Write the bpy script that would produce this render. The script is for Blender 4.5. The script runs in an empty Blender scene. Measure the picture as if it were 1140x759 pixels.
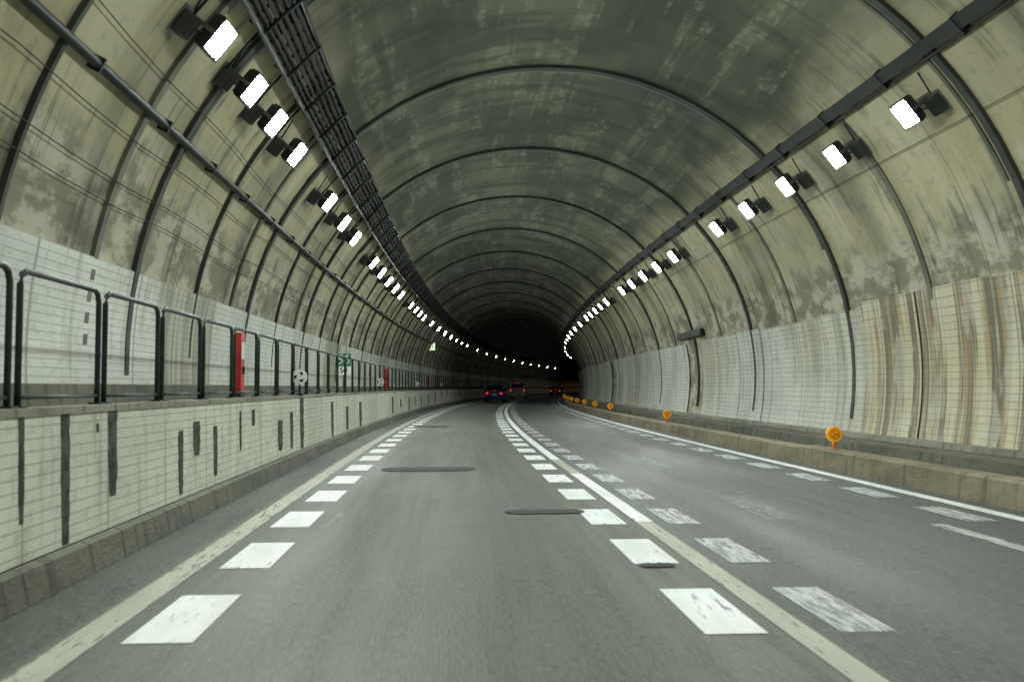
import bpy, math, random
from mathutils import Vector, Matrix
random.seed(7)
sc=bpy.context.scene
sc.view_settings.view_transform='Standard'; sc.view_settings.look='None'; sc.view_settings.exposure=0
XC,ZC,R=1.9,1.6,5.85
CR,CY=640.0,15.0
def P(x,y,z):
    if y<=CY: return (x,y,z)
    t=(y-CY)/CR
    return (CR-(CR-x)*math.cos(t), CY+(CR-x)*math.sin(t), z)
def head(y): return 0.0 if y<=CY else -(y-CY)/CR
def W(phi,y,off=0.0):
    r=R-off
    return P(XC+r*math.sin(phi),y,ZC+r*math.cos(phi))
def phi_ratio(q,off=0.0):
    k=0.1
    while (q*k-XC)**2+(1.3+k-ZC)**2 < (R-off)**2 or k<1.0:
        k+=0.005
        if k>9: break
    return math.atan2(q*k-XC,1.3+k-ZC)
def phi_z(z,side,off=0.0):
    c=(z-ZC)/(R-off); return side*math.acos(c)

# ---------- materials ----------
class N:
    def __init__(s,name):
        s.m=bpy.data.materials.new(name); s.m.use_nodes=True
        s.t=s.m.node_tree; s.t.nodes.clear()
        s.out=s.t.nodes.new('ShaderNodeOutputMaterial')
        s._uv=None
    def n(s,t): return s.t.nodes.new(t)
    def L(s,a,b): s.t.links.new(a,b)
    def put(s,sock,v):
        if isinstance(v,bpy.types.NodeSocket): s.L(v,sock)
        elif isinstance(v,(tuple,list)):
            sock.default_value=tuple(v)+((1.0,) if len(v)==3 and sock.type=='RGBA' else ())
        else: sock.default_value=v
    def uv(s):
        if not s._uv:
            a=s.n('ShaderNodeUVMap'); a.uv_map='UVMap'
            b=s.n('ShaderNodeSeparateXYZ'); s.L(a.outputs[0],b.inputs[0])
            s._uv=(a.outputs[0],b.outputs[0],b.outputs[1])
        return s._uv
    def obj(s): return s.n('ShaderNodeTexCoord').outputs['Object']
    def noise(s,sc3,detail=4,rough=.55,vec=None,off=0):
        flat=vec is None
        vec=vec or s.uv()[0]
        mp=s.n('ShaderNodeMapping'); mp.inputs['Scale'].default_value=sc3; mp.inputs['Location'].default_value=(off,off*.7,off*.3)
        s.L(vec,mp.inputs['Vector'])
        a=s.n('ShaderNodeTexNoise'); a.inputs['Scale'].default_value=1; a.inputs['Detail'].default_value=detail; a.inputs['Roughness'].default_value=rough
        if flat: a.noise_dimensions='2D'
        s.L(mp.outputs[0],a.inputs['Vector']); return a.outputs[0]
    def m_(s,op,a,b=0.0,c=0.0):
        x=s.n('ShaderNodeMath'); x.operation=op
        s.put(x.inputs[0],a); s.put(x.inputs[1],b)
        s.put(x.inputs[2],c); return x.outputs[0]
    def rng(s,v,a,b,c=0.0,d=1.0):
        x=s.n('ShaderNodeMapRange'); x.interpolation_type='SMOOTHSTEP'
        s.put(x.inputs[0],v)
        for i,k in enumerate((a,b,c,d)): x.inputs[i+1].default_value=k
        return x.outputs[0]
    def mix(s,f,a,b,bt='MIX'):
        x=s.n('ShaderNodeMix'); x.data_type='RGBA'; x.blend_type=bt
        s.put(x.inputs[0],f); s.put(x.inputs[6],a); s.put(x.inputs[7],b); return x.outputs[2]
    def fin(s,col,rough=.8,bump=None,bs=.3,bd=.02,alpha=None,metal=0.0,emit=None,es=0,spec=None,coat=0):
        b=s.n('ShaderNodeBsdfPrincipled'); s.put(b.inputs['Base Color'],col); s.put(b.inputs['Roughness'],rough)
        b.inputs['Metallic'].default_value=metal
        if spec is not None: b.inputs['Specular IOR Level'].default_value=spec
        if coat: b.inputs['Coat Weight'].default_value=coat
        if bump is not None:
            u=s.n('ShaderNodeBump'); u.inputs['Strength'].default_value=bs; u.inputs['Distance'].default_value=bd
            s.L(bump,u.inputs['Height']); s.L(u.outputs[0],b.inputs['Normal'])
        if alpha is not None: s.put(b.inputs['Alpha'],alpha)
        if emit: s.put(b.inputs['Emission Color'],emit); b.inputs['Emission Strength'].default_value=es
        s.L(b.outputs[0],s.out.inputs[0]); return s.m
def simple(name,col,rough=.6,metal=0.0,var=.25,emit=None,es=0,coat=0,sc=3.0):
    n=N(name); o=n.obj(); f=n.noise((sc,sc,sc),3,.6,vec=o)
    c=n.mix(n.rng(f,.3,.7),tuple(k*(1-var) for k in col),tuple(min(1,k*(1+var)) for k in col))
    return n.fin(c,rough,metal=metal,emit=emit,es=es,coat=coat)
def mat_lining():
    n=N('lining_concrete'); uv,u,v=n.uv()
    au=n.m_('ABSOLUTE',u)
    big=n.noise((.35,.16,1),3,.6); arc=n.noise((.28,1.3,1),4,.6,off=5); lon=n.noise((1.9,.16,1),4,.65,off=11); fine=n.noise((5,3.2,1),3,.7,off=2)
    blot=n.noise((.6,.4,1),4,.65,off=61)
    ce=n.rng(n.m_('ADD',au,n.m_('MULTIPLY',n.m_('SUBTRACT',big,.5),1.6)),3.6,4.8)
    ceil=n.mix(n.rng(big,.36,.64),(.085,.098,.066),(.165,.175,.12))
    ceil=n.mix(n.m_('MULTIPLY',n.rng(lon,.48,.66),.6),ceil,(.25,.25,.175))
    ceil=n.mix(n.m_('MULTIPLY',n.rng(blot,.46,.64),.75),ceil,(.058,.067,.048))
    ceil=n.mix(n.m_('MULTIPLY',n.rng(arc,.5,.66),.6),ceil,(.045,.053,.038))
    wall=n.mix(n.rng(arc,.32,.68),(.50,.455,.285),(.66,.615,.43))
    wall=n.mix(n.m_('MULTIPLY',n.rng(big,.46,.66),.5),wall,(.40,.38,.26))
    wall=n.mix(n.m_('MULTIPLY',n.rng(blot,.5,.7),.45),wall,(.26,.255,.18))
    wall=n.mix(n.m_('MULTIPLY',n.rng(fine,.54,.74),.35),wall,(.21,.21,.15))
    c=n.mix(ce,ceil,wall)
    lowm=n.rng(n.m_('ADD',au,n.m_('MULTIPLY',n.m_('SUBTRACT',arc,.5),1.6)),6.85,7.25)
    low=n.mix(n.rng(n.noise((2,1.1,1),4,.7,off=21),.42,.60),(.21,.205,.15),(.58,.56,.45))
    c=n.mix(n.m_('MULTIPLY',lowm,.8),c,low)
    drip=n.noise((.3,4.5,1),3,.6,off=31)
    c=n.mix(n.m_('MULTIPLY',n.m_('MULTIPLY',n.rng(drip,.53,.66),n.rng(blot,.40,.56)),.55),c,(.08,.08,.06))
    c=n.mix(n.m_('MULTIPLY',n.m_('MULTIPLY',n.rng(fine,.5,.66),n.rng(lon,.5,.6)),.25),c,(.52,.51,.40))
    fr=n.m_('FRACT',n.m_('DIVIDE',n.m_('ADD',v,1000-11.6+1.55),3.1))
    j=n.m_('LESS_THAN',n.m_('ABSOLUTE',n.m_('SUBTRACT',fr,.5)),.005)
    c=n.mix(n.m_('MULTIPLY',j,.4),c,(.07,.07,.06))
    f2=n.m_('FRACT',n.m_('DIVIDE',n.m_('ADD',v,1000-11.6),6.2)); dj=n.m_('MINIMUM',f2,n.m_('SUBTRACT',1,f2))
    st=n.m_('MULTIPLY',n.rng(dj,.02,.13,1,0),n.rng(arc,.33,.58))
    c=n.mix(n.m_('MULTIPLY',st,.55),c,(.08,.085,.06))
    return n.fin(c,.85,bump=n.m_('ADD',fine,n.m_('MULTIPLY',arc,2)),bs=.4,bd=.025)
def mat_panel(name,stain=False,row=.1,w=1.9,base=(.74,.76,.70),bare=None,gk=.72):
    n=N(name); uv,u,v=n.uv()
    big=n.noise((.5,.35,1),3,.6,off=3); drip=n.noise((.35,4.0,1),4,.65,off=8); fine=n.noise((8,5,1),3,.7)
    c=n.mix(n.rng(big,.3,.7),base,tuple(k*.78 for k in base))
    c=n.mix(n.m_('MULTIPLY',n.rng(drip,.53,.7),.5),c,(.30,.285,.19))
    c=n.mix(n.m_('MULTIPLY',n.rng(fine,.52,.7),.32),c,(.36,.35,.25))
    if stain:
        d2=n.noise((.10,2.6,1),4,.75,off=17)
        s=n.mix(n.rng(d2,.42,.57),(.15,.115,.06),(.64,.57,.37))
        s=n.mix(n.m_('MULTIPLY',n.rng(n.noise((.12,5,1),3,.6,off=27),.52,.61),.7),s,(.37,.24,.09))
        s=n.mix(n.m_('MULTIPLY',n.rng(n.noise((.6,1.5,1),3,.7,off=37),.5,.62),.5),s,(.68,.66,.53))
        near=n.rng(n.m_('ADD',v,n.m_('MULTIPLY',drip,1.5)),17.6,18.3,1,0)
        far=n.rng(n.noise((.05,.11,1),2,.5,off=51),.52,.6)
        c=n.mix(n.m_('MAXIMUM',n.m_('MULTIPLY',near,.94),n.m_('MULTIPLY',far,.45)),c,s)
    if bare:
        s=n.mix(n.rng(n.noise((.15,5,1),4,.7,off=71),.42,.58),(.20,.195,.14),(.50,.48,.37))
        mk=n.m_('MULTIPLY',n.rng(n.m_('ADD',v,drip),bare[0],bare[0]+.3),n.rng(n.m_('ADD',v,drip),bare[1],bare[1]+.3,1,0))
        mk=n.m_('MAXIMUM',mk,n.rng(n.noise((.05,.16,1),2,.5,off=91),.56,.6))
        c=n.mix(n.m_('MULTIPLY',mk,.85),c,s)
    row_id=n.m_('FRACT',n.m_('DIVIDE',n.m_('ADD',u,100.03),row))
    g=n.m_('LESS_THAN',row_id,.12)
    jj=n.m_('FRACT',n.m_('DIVIDE',n.m_('ADD',v,1000.3),w))
    g2=n.m_('LESS_THAN',jj,.018)
    gg=n.m_('MAXIMUM',n.m_('MULTIPLY',g,.8),g2)
    c=n.mix(n.m_('MULTIPLY',gg,gk),c,(.13,.13,.10))
    return n.fin(c,.42)
def mat_conc(name,base=(.34,.33,.27),dark=(.10,.10,.08)):
    n=N(name); uv,u,v=n.uv()
    a=n.noise((1.2,.5,1),4,.65); b=n.noise((.6,6,1),3,.65,off=9); f=n.noise((20,9,1),3,.7)
    c=n.mix(n.rng(a,.35,.7),base,tuple(k*.6 for k in base))
    c=n.mix(n.m_('MULTIPLY',n.rng(b,.5,.7),.75),c,dark)
    c=n.mix(n.m_('MULTIPLY',n.rng(f,.5,.8),.35),c,dark)
    return n.fin(c,.85,bump=f,bs=.4)
def mat_asphalt():
    n=N('asphalt'); uv,u,v=n.uv()
    grain=n.noise((60,8,1),2,.8); gr2=n.noise((140,45,1),2,.8,off=4); big=n.noise((.9,.10,1),3,.6,off=3); st=n.noise((5,.16,1),4,.7,off=13)
    blo=n.noise((1.6,.5,1),3,.7,off=23)
    left=n.mix(n.rng(big,.3,.7),(.108,.116,.090),(.152,.158,.124))
    right=n.mix(n.rng(big,.3,.7),(.054,.067,.070),(.086,.098,.098))
    c=n.mix(n.rng(n.m_('ADD',u,n.m_('MULTIPLY',st,.1)),1.93,2.06),left,right)
    def band(cen,wd): return n.rng(n.m_('ABSOLUTE',n.m_('SUBTRACT',u,cen)),wd*.2,wd,1,0)
    tr=n.m_('ADD',n.m_('ADD',band(-.78,.5),band(.78,.5)),n.m_('ADD',band(2.9,.5),band(4.5,.5)))
    c=n.mix(n.m_('MULTIPLY',tr,.42),c,(.072,.077,.066))
    c=n.mix(n.m_('MULTIPLY',n.rng(blo,.48,.64),.3),c,(.06,.065,.055))
    gut=n.rng(n.m_('ADD',u,n.m_('MULTIPLY',big,.15)),-2.02,-1.93,1,0)
    c=n.mix(gut,c,n.mix(n.rng(blo,.4,.6),(.035,.038,.030),(.068,.071,.055)))
    gut2=n.rng(u,5.75,6.0); c=n.mix(gut2,c,(.05,.05,.042))
    c=n.mix(n.m_('MULTIPLY',n.rng(st,.42,.64),.45),c,(.048,.053,.046))
    c=n.mix(n.m_('MULTIPLY',n.rng(grain,.3,.75),.5),c,(.20,.205,.18))
    c=n.mix(n.m_('MULTIPLY',n.rng(gr2,.5,.8),.6),c,(.022,.025,.023))
    return n.fin(c,n.rng(big,.2,.8,.5,.75),bump=grain,bs=.35,bd=.006,spec=.35)
def mat_paint(name,col,wear=.35,lo=.0,hi=1.0,soft=.06):
    n=N(name); uv,u,v=n.uv()
    a=n.noise((22,2.6,1),3,.75,off=6); b=n.noise((3,.7,1),2,.6,off=2)
    f=n.m_('ADD',n.m_('MULTIPLY',a,.75),n.m_('MULTIPLY',b,.25))
    al=n.rng(f,wear-soft,wear+soft,lo,hi)
    c=n.mix(n.rng(b,.3,.75),col,tuple(k*.8 for k in col))
    return n.fin(c,.6,alpha=al)

m_lin=mat_lining()
m_pr=mat_panel('right_wall_panel',True,.11,2.05,(.79,.82,.76),gk=.62)
m_pl=mat_panel('left_wall_tile',False,.085,2.9,(.79,.83,.77),bare=(13.3,15.8),gk=.62)
m_bar=mat_panel('barrier_tile',False,.078,1.45,(.86,.86,.74),gk=.62)
m_con=mat_conc('concrete'); m_cd=mat_conc('dirty_concrete',(.17,.17,.13),(.05,.05,.04))
m_kerb=mat_conc('kerb_concrete',(.31,.27,.18),(.10,.09,.06))
m_asp=mat_asphalt()
m_white=mat_paint('white_paint',(.84,.87,.85),.35,.2,1,.08)
m_worn=mat_paint('worn_white_paint',(.68,.71,.70),.47,.25,.85,.14)
m_line=mat_paint('edge_line_paint',(.44,.44,.36),.38,.25)
m_faint=mat_paint('faded_paint',(.5,.52,.52),.53,.0,.55,.12)
m_dark=simple('dark_steel',(.022,.027,.028),.55,.3)
m_hous=simple('lamp_housing_grey',(.07,.078,.075),.5,.2)
m_blk=simple('black_rubber',(.012,.012,.012),.7)
m_rail=simple('railing_steel',(.035,.047,.043),.45,.4,.3)
m_rib=simple('rib_grey',(.16,.165,.13),.7,0,.35,sc=1.2)
m_ribd=simple('rib_dark',(.055,.062,.055),.7,0,.35,sc=1.2)
m_galv=simple('galvanised_steel',(.25,.26,.25),.45,.6)
m_slot=simple('slot_recess_dark',(.07,.072,.055),.9,0,.6,sc=9)  # dark tone painted in for the shaded depth of the slots
m_patch=simple('bitumen_patch',(.03,.032,.03),.8,0,.4,sc=20)
m_red=simple('red_paint',(.62,.03,.025),.4)
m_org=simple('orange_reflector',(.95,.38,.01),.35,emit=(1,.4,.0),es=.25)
m_amb=simple('amber_shell',(.75,.25,.01),.4)
m_wsig=simple('white_reflector',(.85,.86,.84),.35,0,.05)
m_green=simple('green_sign',(.02,.22,.10),.4,emit=(.02,.3,.12),es=.15)
m_scr=simple('sign_face_white',(.8,.85,.78),.4,emit=(.8,1,.85),es=.25)
m_grd=simple('ground_earth',(.08,.09,.05),.95,sc=.05)
def lampmat(name,s):
    n=N(name)
    e=n.n('ShaderNodeEmission'); n.put(e.inputs[0],(.91,1.0,.935)); e.inputs[1].default_value=s
    n.L(e.outputs[0],n.out.inputs[0]); return n.m
LM=[lampmat('lamp_lens_bright',268),lampmat('lamp_lens_mid',150),lampmat('lamp_lens_dim',75)]

# ---------- mesh builder ----------
import bmesh
class MB:
    def __init__(s): s.v=[];s.f=[];s.m=[];s.u=[];s.sm=[]
    def face(s,vs,mi=0,uv=None,sm=False):
        b=len(s.v); s.v+= [tuple(p) for p in vs]; s.f.append(tuple(range(b,b+len(vs)))); s.m.append(mi)
        s.u.append(uv or [(p[0],p[1]) for p in vs]); s.sm.append(sm)
    def hexa(s,c,mi=0,uvf=None):
        for q,ax in (((0,2,3,1),2),((4,5,7,6),2),((0,1,5,4),1),((2,6,7,3),1),((0,4,6,2),0),((1,3,7,5),0)):
            s.face([c[i] for i in q],mi,[uvf(i) for i in q] if uvf else None)
    def box(s,x0,x1,y0,y1,z0,z1,mi=0,road=True):
        c=[];raw=[]
        for i in range(8):
            p=((x1 if i&1 else x0),(y1 if i&2 else y0),(z1 if i&4 else z0)); raw.append(p)
            c.append(P(*p) if road else p)
        s.hexa(c,mi,lambda i:(raw[i][0]+raw[i][2],raw[i][1]))
    def sweep(s,prof,y0,y1,step,mi=0,us=None,sm=False,mis=None):
        n=max(1,int(round((y1-y0)/step)));
        if us is None:
            us=[0]
            for i in range(1,len(prof)): us.append(us[-1]+math.dist(prof[i],prof[i-1]))
        for k in range(n):
            a=y0+(y1-y0)*k/n; b=y0+(y1-y0)*(k+1)/n
            for i in range(len(prof)-1):
                p,q=prof[i],prof[i+1]
                s.face([P(p[0],a,p[1]),P(q[0],a,q[1]),P(q[0],b,q[1]),P(p[0],b,p[1])],mis[i] if mis else mi,[(us[i],a),(us[i+1],a),(us[i+1],b),(us[i],b)],sm)
    def tube(s,pts,r,n=8,mi=0,cap=True):
        rings=[]
        for i,p in enumerate(pts):
            p=Vector(p); a=Vector(pts[max(0,i-1)]); b=Vector(pts[min(len(pts)-1,i+1)])
            t=(b-a).normalized(); up=Vector((0,0,1)) if abs(t.z)<.9 else Vector((0,1,0))
            e=t.cross(up).normalized(); g=e.cross(t)
            rings.append([p+r*(math.cos(2*math.pi*k/n)*e+math.sin(2*math.pi*k/n)*g) for k in range(n)])
        for i in range(len(rings)-1):
            for k in range(n):
                s.face([rings[i][k],rings[i][(k+1)%n],rings[i+1][(k+1)%n],rings[i+1][k]],mi,sm=True)
        if cap: s.face(rings[0],mi); s.face(rings[-1],mi)
    def build(s,name,mats,parent=None,merge=True):
        me=bpy.data.meshes.new(name); me.from_pydata(s.v,[],s.f)
        for m in mats: me.materials.append(m)
        uvl=me.uv_layers.new(name='UVMap'); flat=[c for f in s.u for t in f for c in t]
        uvl.data.foreach_set('uv',flat); me.polygons.foreach_set('material_index',s.m); me.polygons.foreach_set('use_smooth',s.sm)
        if merge:
            bm=bmesh.new(); bm.from_mesh(me); bmesh.ops.remove_doubles(bm,verts=bm.verts,dist=.0004); bmesh.ops.recalc_face_normals(bm,faces=bm.faces); bm.to_mesh(me); bm.free()
        me.update(); o=bpy.data.objects.new(name,me); sc.collection.objects.link(o)
        if parent: o.parent=parent
        return o
def empty(name,loc=(0,0,0),rz=0):
    o=bpy.data.objects.new(name,None); sc.collection.objects.link(o); o.location=loc; o.rotation_euler=(0,0,rz); return o
Y0,Y1=-30,300
# ---------- tunnel lining ----------
A0=math.acos(-1.6/R)
tun=empty('road_tunnel')
b=MB(); K=56
phis=[-A0+2*A0*i/K for i in range(K+1)]
b.sweep([(XC+R*math.sin(p),ZC+R*math.cos(p)) for p in phis],Y0,Y1,3,0,[R*p for p in phis],True)
b.build('lining',[m_lin],tun)
def arcband(b,y,w,th,pa,pb,mi,n=40):
    prev=None
    for i in range(n+1):
        p=pa+(pb-pa)*i/n
        c=[W(p,y-w/2,0),W(p,y-w/2,th),W(p,y+w/2,th),W(p,y+w/2,0)]
        if prev:
            for k in range(3): b.face([prev[k],prev[k+1],c[k+1],c[k]],mi,sm=False)
        prev=c
b=MB(); y=11.6-6.2*6
while y<250:
    arcband(b,y,.13,.06,-A0+.25,A0-.12,1)
    arcband(b,y+.22,.07,.03,-1.15,1.15,0)
    if y>3:
        arcband(b,y-1.3,.12,.05,-A0+.3,-.75,0,20)
        arcband(b,y+2.7,.06,.06,-A0+.3,-.75,1,20)
        arcband(b,y+3.0,.13,.03,.78,A0-.3,0,20)
    y+=6.2
b.build('ribs',[m_rib,m_ribd],tun)
# wall panels
b=MB()
pa,pb=phi_z(.42,1,.05),phi_z(2.75,1,.05)
pp=[pa+(pb-pa)*i/8 for i in range(9)]
prof=[(XC+(R-.05)*math.sin(p),ZC+(R-.05)*math.cos(p)) for p in pp]
yy=Y0
k=0
while yy<230:
    o=random.uniform(-.012,.012); t=random.uniform(-.03,.03)
    if yy<17: t+=.12
    if not (28<yy<30.2 or k%17==5 and yy>40):
        pr=[(x+o,z) for x,z in prof]; pr[-1]=(pr[-1][0],pr[-1][1]+t)
        pr.append((pr[-1][0]+.06+abs(o),pr[-1][1]))
        b.sweep(pr,yy+.012,yy+2.05-.012,2.05,0,[R*(p-pa) for p in pp]+[R*(pp[-1]-pa)+.02])
    yy+=2.05; k+=1
b.build('wall_panels',[m_pr],tun)
b=MB()
pa,pb=phi_z(1.30,-1,.05),phi_z(2.68,-1,.05)
pp=[pa+(pb-pa)*i/6 for i in range(7)]
prof=[(XC+(R-.05)*math.sin(p),ZC+(R-.05)*math.cos(p)) for p in pp]; prof.append((prof[-1][0]-.06,prof[-1][1]))
b.sweep(prof,Y0,230,3,0)
b.sweep([(-3.60,1.02),(-3.74,1.06),(-3.78,1.33),(-3.95,1.34)],Y0,230,3,1)
b.build('wall_tiles',[m_pl,m_cd],tun)

# ---------- road ----------
b=MB(); b.sweep([(-3.6,0),(-2.6,0),(2,0),(6.02,0),(7.6,0)],Y0-40,Y1,3,0,[-3.6,-2.6,2,6.02,7.6])
b.build('road',[m_asp])
g=MB(); g.face([(-2500,-2500,-.06),(2500,-2500,-.06),(2500,2500,-.06),(-2500,2500,-.06)]); g.build('ground',[m_grd])
# markings
b=MB()
def strip(x0,x1,y0,y1,mi,z=.004,step=3): b.sweep([(x0,z),(x1,z)],y0,y1,step,mi,[x0,x1])
strip(-1.99,-1.80,-20,230,2)
strip(1.77,1.93,-20,17,2)
strip(1.765,1.935,9.1,14.2,0,.008); strip(1.77,1.93,17,230,0)
strip(5.52,5.70,-20,230,0)
y=4.98-20
while y<130:
    j=random.uniform(-.015,.015)
    strip(-1.68+j,-1.32+j,y,y+1.12,0); strip(1.33+j,1.67+j,y,y+1.12,0)
    strip(2.07,2.37,y,y+1.12,1); strip(5.0,5.3,y,y+1.1,1)
    y+=2.0
strip(3.1,3.45,9.2,11.2,3); strip(4.52,4.68,6.2,8.8,1); strip(3.4,3.6,15,17.5,3); strip(-1.2,-1.05,8.9,10,3)
b.build('road_markings',[m_white,m_worn,m_line,m_faint])
b=MB()
for (x0,x1,y0,y1) in ((.55,1.38,9.75,10.08),(-1.12,.36,14.8,15.5),(1.36,1.62,6.82,6.98),(-1.3,-.1,31,32)):
    n=16; top=[];bot=[]
    for i in range(n+1):
        x=x0+(x1-x0)*i/n; t=min(1,min(i,n-i)/2+.35); ym=(y0+y1)/2; hh=(y1-y0)/2*t
        bot.append((x,ym-hh+random.uniform(-.02,.02),.0095)); top.append((x,ym+hh+random.uniform(-.02,.02),.0095))
    for i in range(n): b.face([bot[i],bot[i+1],top[i+1],top[i]])
b.build('asphalt_repair_patch',[m_patch])

# ---------- left barrier wall + walkway ----------
b=MB()
b.sweep([(-2.50,.004),(-2.54,.20),(-2.60,.225)],Y0,230,3,1)
b.sweep([(-2.62,.225),(-2.64,1.12)],Y0,230,3,0)
b.sweep([(-2.60,1.12),(-2.60,1.17),(-2.86,1.17),(-2.86,1.03),(-3.62,1.03)],Y0,230,3,2)
b.sweep([(-2.64,1.12),(-2.60,1.12)],Y0,230,3,2)
wall=b.build('tiled_barrier_wall',[m_bar,m_cd,m_con])
b=MB()  # flat dark plates on the tile imitate recessed slots by colour
for (px,w,ya,yb) in ((40,7,452,578),(86,11,452,602),(136,11,455,548),(208,6,478,547),(225,9,468,505),(245,5,473,527),(272,2.5,457,500),(286,4,455,473),(315,6,467,500),(327,4,458,498),(338,5,442,512),(370,3,447,490),(385,3,452,478),(398,3,447,478),(120,3,470,480)):
    d=2.64*1054/(504-px); hw=w*.42*d/(504-px)
    z1=min(1.118,1.3-(ya-431)/1054*d); z0=max(.235,1.3-(yb-431)/1054*d)
    n=14; prev=None
    for i in range(n+1):
        z=z0+(z1-z0)*i/n; xx=-2.615-.02*(z-.225)/.895
        tp=.7+.3*min(1,i/4)
        a=(xx,d-hw*tp*random.uniform(.8,1.05),z); c=(xx,d+hw*tp*random.uniform(.8,1.05),z)
        if prev: b.face([P(*prev[0]),P(*prev[1]),P(*c),P(*a)])
        prev=(a,c)
y=36
while y<120:
    h=random.uniform(.25,.7); z1=random.uniform(.8,1.1); b.box(-2.66,-2.60,y,y+random.uniform(.12,.25),z1-h,z1); y+=random.uniform(2,5)
b.build('dark_recess_plates',[m_slot],wall)

# ---------- railing ----------
b=MB(); y=6.12-1.47*8; X=-2.72
def rp(pts): return [P(*p) for p in pts]
while y<150:
    L=1.33; z0,z1=1.17,2.04; c=.09; r=.022 if y<60 else .028
    pts=[(X,y,z0),(X,y,z1-c),(X,y+c*.3,z1-c*.3),(X,y+c,z1),(X,y+L-c,z1),(X,y+L-c*.3,z1-c*.3),(X,y+L,z1-c),(X,y+L,z0)]
    b.tube(rp(pts),r,6 if y>30 else 8)
    b.tube(rp([(X,y,1.235),(X,y+L,1.235)]),.014,6)
    b.box(X-.05,X+.05,y-.05,y+.05,1.172,1.185); b.box(X-.05,X+.05,y+L-.05,y+L+.05,1.172,1.185)
    y+=1.47
b.build('walkway_railing',[m_rail])

# ---------- right kerb ----------
b=MB(); y=16.1-10*4
while y<230:
    j=.0 if y>16 else .03
    b.sweep([(5.97-j,.0),(6.0-j,.25+j),(6.04-j,.28+j),(6.26,.28+j),(6.28,.0)],y+.02,y+9.98,2.5,0)
    for e in (y+.02,y+9.98):
        b.face([P(5.97-j,e,0),P(6.0-j,e,.25+j),P(6.04-j,e,.28+j),P(6.26,e,.28+j),P(6.28,e,0)])
    y+=10
b.build('kerb',[m_kerb])
b=MB(); b.sweep([(6.28,.1),(6.95,.1),(7.0,.34),(7.55,.36),(7.68,.36)],Y0,230,3,0)
b.sweep([(7.46,.363),(7.48,.44),(7.58,.46)],Y0,230,3,1)
b.build('maintenance_walkway',[m_cd,m_con])

# ---------- cable tray (left), ducts ----------
def run(b,phi,off,r,y0,y1,step=3,n=8,mi=0,sag=0):
    pts=[];k=int((y1-y0)/step)
    for i in range(k+1):
        y=y0+i*step; pts.append(W(phi+sag*math.sin(y*1.1)*.002,y,off))
    b.tube(pts,r,n,mi)
b=MB()
pA,pB=phi_ratio(-.545,.12),phi_ratio(-.40,.12)
for ph in (pA,pB):
    for off in (.12,.2): run(b,ph,off,.03,Y0,240,3,5)
y=-6
while y<160:
    b.tube([W(pA+(pB-pA)*t,y,.13) for t in (0,.5,1)],.022 if y<40 else .035,4)
    y+=.42 if y<60 else 1.2
y=-6
while y<160:
    for ph in (pA,pB): b.tube([W(ph,y,0),W(ph,y,.24)],.022,5)
    b.tube([W(pA+(pB-pA)*t,y,.235) for t in (0,.5,1)],.025,5)
    b.tube([W(pA,y+.3,.05),W(pA-.10,y+.3,.05)],.018,5)
    y+=1.55
for t in (.15,.28,.42,.58,.74,.86): run(b,pA+(pB-pA)*t,.16,.032,Y0,240,3,6,1,sag=1)
b.build('cable_tray',[m_dark,m_blk])
b=MB(); ph=phi_ratio(-1.1,.08); run(b,ph,.08,.05,Y0,240,3,10)
y=.5
while y<150: arcband(b,y,.035,.135,ph-.012,ph+.012,0,2); y+=2.05
b.build('conduit_pipe',[m_dark])
b=MB(); ph=phi_ratio(1.37,.1)
pts=[(ph-.010,.045),(ph-.010,.13),(ph+.020,.13),(ph+.020,.045)]
b.sweep([(XC+(R-o)*math.sin(a),ZC+(R-o)*math.cos(a)) for a,o in pts+pts[:1]],Y0,240,3,0)
run(b,ph+.032,.06,.022,Y0,240,3,6)
y=.5
while y<150: arcband(b,y,.03,.138,ph-.013,ph+.036,0,3); y+=2.05
b.build('cable_duct',[m_dark])
b=MB()
for q in (-.92,-1.28,-1.62,-1.85): run(b,phi_ratio(q,.06),.06,.006,Y0,120,1.5,5,0,sag=2.5)
run(b,phi_ratio(1.9,.05),.05,.006,Y0,120,3,5,0)
b.build('overhead_cable',[m_blk])

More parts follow.
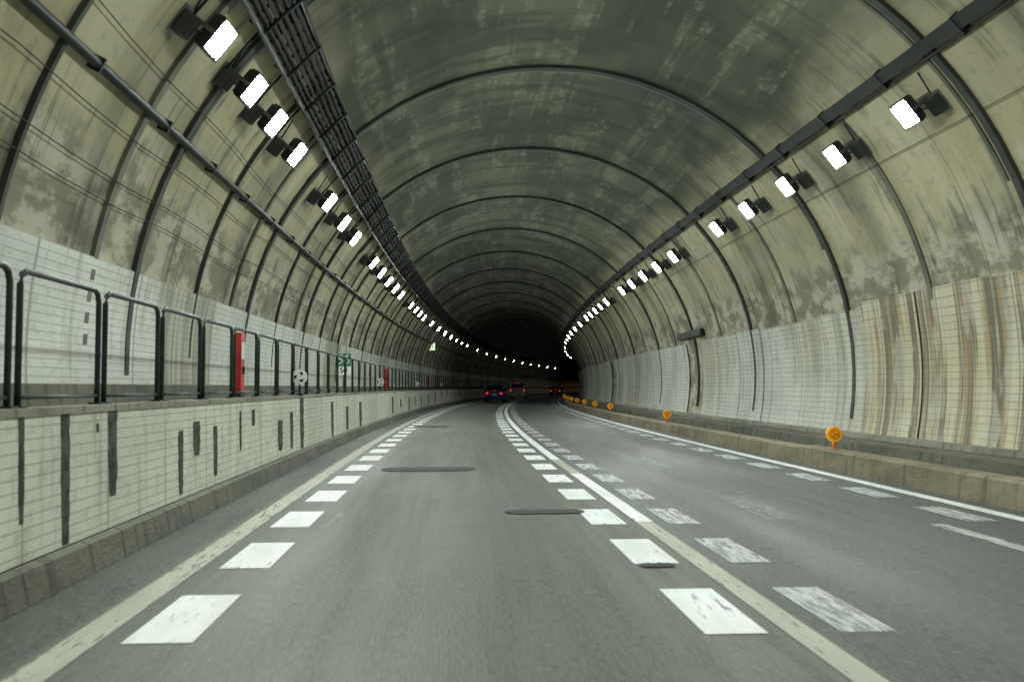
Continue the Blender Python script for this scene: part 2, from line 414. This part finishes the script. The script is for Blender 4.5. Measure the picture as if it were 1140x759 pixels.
# ---------- lamps ----------
def lamp_mesh(name,lm,s=1,k=1.0):
    b=MB()
    def bx(cx,cy,cz,sx,sy,sz,mi,M=None):
        c=[]
        for i in range(8):
            p=Vector((cx+(sx/2 if i&1 else -sx/2),cy+(sy/2 if i&2 else -sy/2),cz+(sz/2 if i&4 else -sz/2)))
            c.append(M@p if M else p)
        b.hexa(c,mi)
    M=Matrix.Translation((0,0,.26))@Matrix.Rotation(math.radians(-12),4,'Y')@Matrix.Scale(k,4)
    bx(0,0,0,.35,.43,.09,0,M)
    for i in range(7): bx(-.15+.05*i,0,-.065,.012,.38,.05,0,M)
    t=.02
    bx(0,.21,.05,.37,t,.05,0,M); bx(0,-.21,.05,.37,t,.05,0,M); bx(.175,0,.05,t,.40,.05,0,M); bx(-.175,0,.05,t,.40,.05,0,M)
    lx,ly=.148,.183
    # lens with chamfered corners
    ch=.03
    b.face([M@Vector(p) for p in ((-lx+ch,-ly,.052),(lx-ch,-ly,.052),(lx,-ly+ch,.052),(lx,ly-ch,.052),(lx-ch,ly,.052),(-lx+ch,ly,.052),(-lx,ly-ch,.052),(-lx,-ly+ch,.052))],2)
    for sx in (-.2,.2): bx(sx,0,.13,.015,.05,.30,1)
    bx(0,0,.012,.5,.12,.024,1)
    cy=-.14*s
    bx(-.36,cy,.09,.18,.26,.12,0); bx(-.36,cy,.01,.24,.34,.02,1)
    for i in range(4): bx(-.42+.04*i,cy,.165,.01,.23,.03,0)
    b.tube([(-.28,cy,.1),(-.2,cy*.5,.2),(-.14,0,.22)],.012,6,3)
    b.tube([(-.4,cy+.17*s,.08),(-.4,cy+.5*s,.04)],.012,6,3)
    o=b.build(name,[m_hous,m_galv,lm,m_dark]); me=o.data; bpy.data.objects.remove(o); return me
LMs={}
for i,m in enumerate(LM):
    for s in (1,-1): LMs[(i,s)]=lamp_mesh('tunnel_lamp',m,s,(.94,.82,.52)[i])
PHL=phi_ratio(-.674,.31); PHR=phi_ratio(1.655,.31)
kL=ZC+(R-.31)*math.cos(PHL)-1.3; kR=ZC+(R-.31)*math.cos(PHR)-1.3
def lamp(side,y):
    phi=PHL if side<0 else PHR
    p=Vector(W(phi,y,0)); h=head(y)
    nrm=Vector((-math.sin(phi),0,-math.cos(phi))); xa=Vector((0,1,0)); ya=nrm.cross(xa)
    Mx=Matrix.Rotation(h,3,'Z')@Matrix((xa,ya,nrm)).transposed()
    k=0 if y<42 else (1 if y<74 else 2)
    o=bpy.data.objects.new('tunnel_lamp',LMs[(k,1 if side<0 else -1)]); sc.collection.objects.link(o)
    o.matrix_world=Matrix.Translation(p)@Mx.to_4x4()
def far(y,k=0):
    out=[]
    while y<190:
        out.append(y); k+=1
        y+=(2.45 if k%5 else 4.9) if y<50 else (4.9 if y<80 else 10.0)
    return out
near=[-14,-9,-4.5,-1,2,5,7.7]
ly=near+[1054*kL/d for d in (385,329,293,258,205,182,165)]+far(1054*kL/138)
ry=near[:-1]+[8.2]+[1054*kR/d for d in (316,265,229,201,179)]+far(1054*kR/147)
for y in ly: lamp(-1,y)
for y in ry: lamp(1,y)

# ---------- round delineators ----------
def disc(b,cx,y,cz,r,mis,th=.03,seg=24):
    n=seg
    rings=[0,.35,.7,1.0]
    for k in range(n):
        for j in range(3):
            tw0=rings[j]*1.1; tw1=rings[j+1]*1.1
            a0=2*math.pi*k/n; a1=2*math.pi*(k+1)/n
            q=[(rings[j],a0+tw0),(rings[j+1],a0+tw1),(rings[j+1],a1+tw1),(rings[j],a1+tw0)]
            vs=[(cx+r*s*math.cos(a),y-th/2-.012*(1-s*s),cz+r*s*math.sin(a)) for s,a in q]
            if j==0: vs=vs[1:]
            b.face(vs,mis[1] if k%8<3 and j==1 else mis[0])
        a0=2*math.pi*k/n+1.1;a1=2*math.pi*(k+1)/n+1.1
        p=[(cx+r*math.cos(a),cz+r*math.sin(a)) for a in (a0,a1)]
        b.face([(p[0][0],y-th/2,p[0][1]),(p[1][0],y-th/2,p[1][1]),(p[1][0],y+th/2,p[1][1]),(p[0][0],y+th/2,p[0][1])],mis[0])
    b.face([(cx+r*math.cos(2*math.pi*k/n),y+th/2,cz+r*math.sin(2*math.pi*k/n)) for k in range(n)],mis[2])
for y in (16.3,32,48,64,80,96):
    b=MB(); disc(b,0,0,.0,.13,(0,1,1))
    b.tube([(0,.03,-.3),(0,.03,.02)],.016,6,1); b.box(-.05,.05,0,.06,-.32,-.28,1,False)
    o=b.build('round_delineator',[m_wsig,m_dark]); o.location=P(-2.60 if y<20 else -2.66,y,1.475); o.rotation_euler=(0,0,head(y))
for y in (15.0,27.6,39.8,46,52,58,64,70,76,83,90):
    b=MB(); disc(b,0,0,.0,.125,(0,0,1),.06)
    disc(b,0,-.037,.0,.085,(1,0,1),.012)
    b.tube([(0,.0,-.235),(0,.0,-.1)],.03,8,1); b.tube([(0,0,-.235),(0,0,-.215)],.075,12,1)
    o=b.build('orange_delineator',[m_org,m_amb]); o.location=P(6.15,y,.545 if y<16 else .515); o.rotation_euler=(0,0,head(y))

# ---------- signs ----------
def text(body,size,loc,mat,parent):
    cu=bpy.data.curves.new('txt','FONT'); cu.body=body; cu.size=size; cu.align_x='CENTER'; cu.align_y='CENTER'; cu.extrude=.002; cu.offset=.004
    o=bpy.data.objects.new('lettering',cu); sc.collection.objects.link(o); o.location=loc; o.rotation_euler=(math.pi/2,0,0); o.data.materials.append(mat); o.parent=parent
def signpost(y,x,z):
    e=empty('distance_marker_sign',P(x,y,z),head(y))
    b=MB(); b.box(-.19,.19,0,.015,.02,.34,0,False); b.build('plate',[m_green],e)
    b=MB(); b.box(-.19,.19,0,.015,-.20,.01,0,False); b.build('lower_plate',[m_scr],e)
    b=MB(); b.tube([(0,.03,-.65),(0,.03,.3)],.018,8); b.build('post',[m_galv],e)
    text('56',.34,(0,-.004,.18),m_wsig,e); text('50',.20,(0,-.004,-.095),m_blk,e)
signpost(24.4,-2.86,1.82)
e=empty('emergency_exit_sign',P(-3.35,64,4.05),head(64))
b=MB(); b.box(-.3,.3,0,.12,-.28,.28,0,False); b.build('housing',[m_dark],e)
b=MB(); b.face([(-.27,-.003,-.25),(.27,-.003,-.25),(.27,-.003,.25),(-.27,-.003,.25)]); b.build('lit_face',[simple('exit_face',(.5,.8,.5),.4,emit=(.8,1,.65),es=1.0)],e)
b=MB(); b.box(-.10,.0,-.006,-.004,-.10,.10,0,False); b.box(.08,.13,-.006,-.004,-.11,.11,0,False); b.build('pictogram',[m_green],e)
b=MB(); b.box(-.55,-.3,.03,.09,-.04,.04,0,False); b.build('bracket',[m_galv],e)
for y,x in ((12.55,-2.80),(37,-2.95),(58,-2.95)):
    e=empty('fire_extinguisher_box',P(x,y,1.17),head(y))
    b=MB(); b.box(-.045,.045,-.02,.20,.04,.84,0,False); b.box(-.05,.05,-.03,-.021,.10,.78,0,False); b.build('cabinet',[m_red],e)
    b=MB(); b.box(.046,.05,.0,.18,.5,.72,0,False); b.build('label',[m_wsig],e)
    b=MB(); b.box(-.055,.055,-.04,.22,0,.04,0,False); b.box(.051,.07,.08,.11,.3,.4,0,False); b.build('base_and_handle',[m_dark],e)
e=empty('wall_equipment_cabinet',P(7.50,30.5,3.0),head(30))
b=MB(); b.box(-.05,.2,-1.7,1.7,-.11,.11,0,False)
for i in range(5): b.box(-.065,-.05,-1.65+.67*i,-1.65+.67*i+.61,-.09,.09,0,False)
b.build('casing',[m_dark],e)

# ---------- vehicles ----------
def carpaint(name,col): return simple(name,col,.3,.0,.05,coat=.5)
m_glass=simple('dark_glass',(.012,.016,.02),.08,0,.1,coat=1); m_tire=m_blk
m_tail=simple('tail_light',(.6,.01,.01),.3,emit=(1,.02,.02),es=1.2); m_plate=m_wsig
m_chr=simple('alloy',(.5,.5,.5),.3,.9)
def loft(b,secs,mi=0):
    for a,c in zip(secs,secs[1:]):
        for s in (1,-1):
            for i in range(len(a[1])-1):
                q=[(s*a[1][i][0],a[0],a[1][i][1]),(s*a[1][i+1][0],a[0],a[1][i+1][1]),(s*c[1][i+1][0],c[0],c[1][i+1][1]),(s*c[1][i][0],c[0],c[1][i][1])]
                b.face(q,mi,sm=True)
    for sec in (secs[0],secs[-1]):
        pts=[(x,sec[0],z) for x,z in sec[1]]+[(-x,sec[0],z) for x,z in reversed(sec[1]) if x>0]
        b.face(pts,mi)
def car(name,x,y,mp,kind='sedan'):
    e=empty(name,P(x,y,.008),head(y))
    w=.87
    if kind=='sedan': st=[(0,.80,.93),(.1,.90,1.0),(.6,1,1.02),(1.2,1,.98),(3.1,1,.96),(4.0,.97,.84),(4.4,.88,.72),(4.5,.8,.6)]; H=1.45; gh=[(.35,1.0,.72,1.02),(1.05,.98,.78,H),(2.1,.97,.80,H+.02),(2.5,.97,.78,H-.04),(3.3,.95,.70,.98)]
    else: st=[(0,.92,1.22),(.08,.97,1.25),(.6,1,1.1),(3.1,1,1.08),(3.9,.97,1.0),(4.3,.9,.85),(4.4,.8,.7)]; H=1.80; gh=[(.05,1.08,.78,1.25),(.28,1.06,.84,H),(2.2,1.06,.86,H+.03),(2.9,1.06,.82,H-.08),(3.9,1.0,.74,1.06)]
    b=MB(); secs=[]
    for (yy,f,zt) in st:
        W_=w*f; secs.append((yy,[(0,.22),(W_*.9,.22),(W_*.99,.34),(W_,.6),(W_*.985,zt-.16),(W_*.90,zt-.02),(0,zt+.02)]))
    loft(b,secs); b.build('body',[mp],e)
    b=MB(); secs=[(yy,[(0,zt-.06 if i in(0,len(gh)-1) else .95),(w*.93,.95 if i not in (0,len(gh)-1) else zt-.06),(w*(.93 if i in (0,len(gh)-1) else fr+.05),zt-(.04 if i in (0,len(gh)-1) else .08)),(w*(.88 if i in(0,len(gh)-1) else fr),zt-.02),(0,zt)]) for i,(yy,_,fr,zt) in enumerate(gh)]
    loft(b,secs); b.build('glasshouse',[m_glass],e)
    b=MB(); loft(b,[(gh[1][0]-.04,[(0,H-.16),(w*gh[1][2],H-.18),(w*gh[1][2],H-.03),(0,H+.012)]),(gh[2][0],[(0,H-.02),(w*gh[2][2]+.01,H-.06),(w*gh[2][2],H+.0),(0,H+.045)]),(gh[3][0],[(0,H-.1),(w*gh[3][2]+.01,H-.12),(w*gh[3][2],H-.05),(0,H-.015)])])
    for s in (-1,1):
        b.tube([(s*w*.88,gh[0][0]-.02,gh[0][3]-.03),(s*w*gh[1][2]*.97,gh[1][0]-.04,H-.05)],.07,6)
        b.tube([(s*w*.91,gh[4][0],gh[4][3]-.02),(s*w*gh[3][2]*1.02,gh[3][0],H-.08)],.035,6)
        b.tube([(s*w*.95,1.95,1.0),(s*w*gh[2][2]*1.03,2.0,H-.05)],.035,6)
        b.box(s*w*1.0-.02 if s>0 else -w-.17,w+.17 if s>0 else -w+.02,3.0,3.12,.98,1.12,0,False)
    b.build('roof_and_pillars',[mp],e)
    b=MB()
    for s in (-1,1):
        xs=sorted((s*.50,s*.70)); z0,z1=(.72,.85)
        if kind!='sedan': xs=sorted((s*.69,s*.79)); z0,z1=.86,1.06
        b.box(xs[0],xs[1],-.03,.03,z0,z1,0,False)
    b.box(-.2,.2,-.02,.01,(1.02 if kind=='sedan' else 1.72),(1.03 if kind=='sedan' else 1.735),0,False)
    b.build('tail_lights',[m_tail],e)
    b=MB(); b.box(-.17,.17,-.02,.0,.60,.76,0,False); b.build('number_plate',[m_plate],e)
    b=MB(); b.box(-.74,.74,-.05,.06,.28,.48,0,False); b.build('rear_bumper',[mp],e)
    b=MB(); b.box(-.6,.6,-.055,-.051,.29,.34,0,False); b.tube([(.45,-.07,.25),(.45,.2,.25)],.035,8); b.build('exhaust_and_trim',[m_blk],e)
    for i,(s,wy) in enumerate(((-1,.85),(1,.85),(-1,3.55),(1,3.55))):
        b=MB(); n=20
        b.tube([(s*.66,wy,.32),(s*.88,wy,.32)],.32,n); b.tube([(s*.87,wy,.32),(s*.887,wy,.32)],.2,n,1)
        b.build('wheel_%d'%(i+1),[m_tire,m_chr],e)
    return e
car('blue_sedan',.2,80,carpaint('blue_paint',(.02,.03,.22)))
car('white_minivan',.9,104,carpaint('white_car_paint',(.9,.9,.9)),'van')
car('dark_sedan',3.6,132,carpaint('dark_paint',(.04,.04,.05)))
car('dark_sedan',.3,165,carpaint('grey_paint',(.12,.12,.13)))

# ---------- world ----------
w=bpy.data.worlds.new('World'); sc.world=w; w.use_nodes=True
nt=w.node_tree; bg=nt.nodes['Background']; sk=nt.nodes.new('ShaderNodeTexSky'); sk.sky_type='NISHITA'; sk.sun_disc=False
sk.sun_elevation=math.radians(8); sk.sun_rotation=math.radians(40); nt.links.new(sk.outputs[0],bg.inputs[0]); bg.inputs[1].default_value=.02
# ---------- camera ----------
cd=bpy.data.cameras.new('camera'); cd.lens=36*1054/1140; cd.sensor_width=36; cd.clip_end=6000; cd.clip_start=.05
cd.dof.use_dof=True; cd.dof.focus_distance=28; cd.dof.aperture_fstop=2.4
co=bpy.data.objects.new('camera',cd); sc.collection.objects.link(co); co.location=(0,0,1.3)
co.rotation_euler=(math.radians(90)+math.atan(51.5/1054),0,-math.atan(66/1054)); sc.camera=co
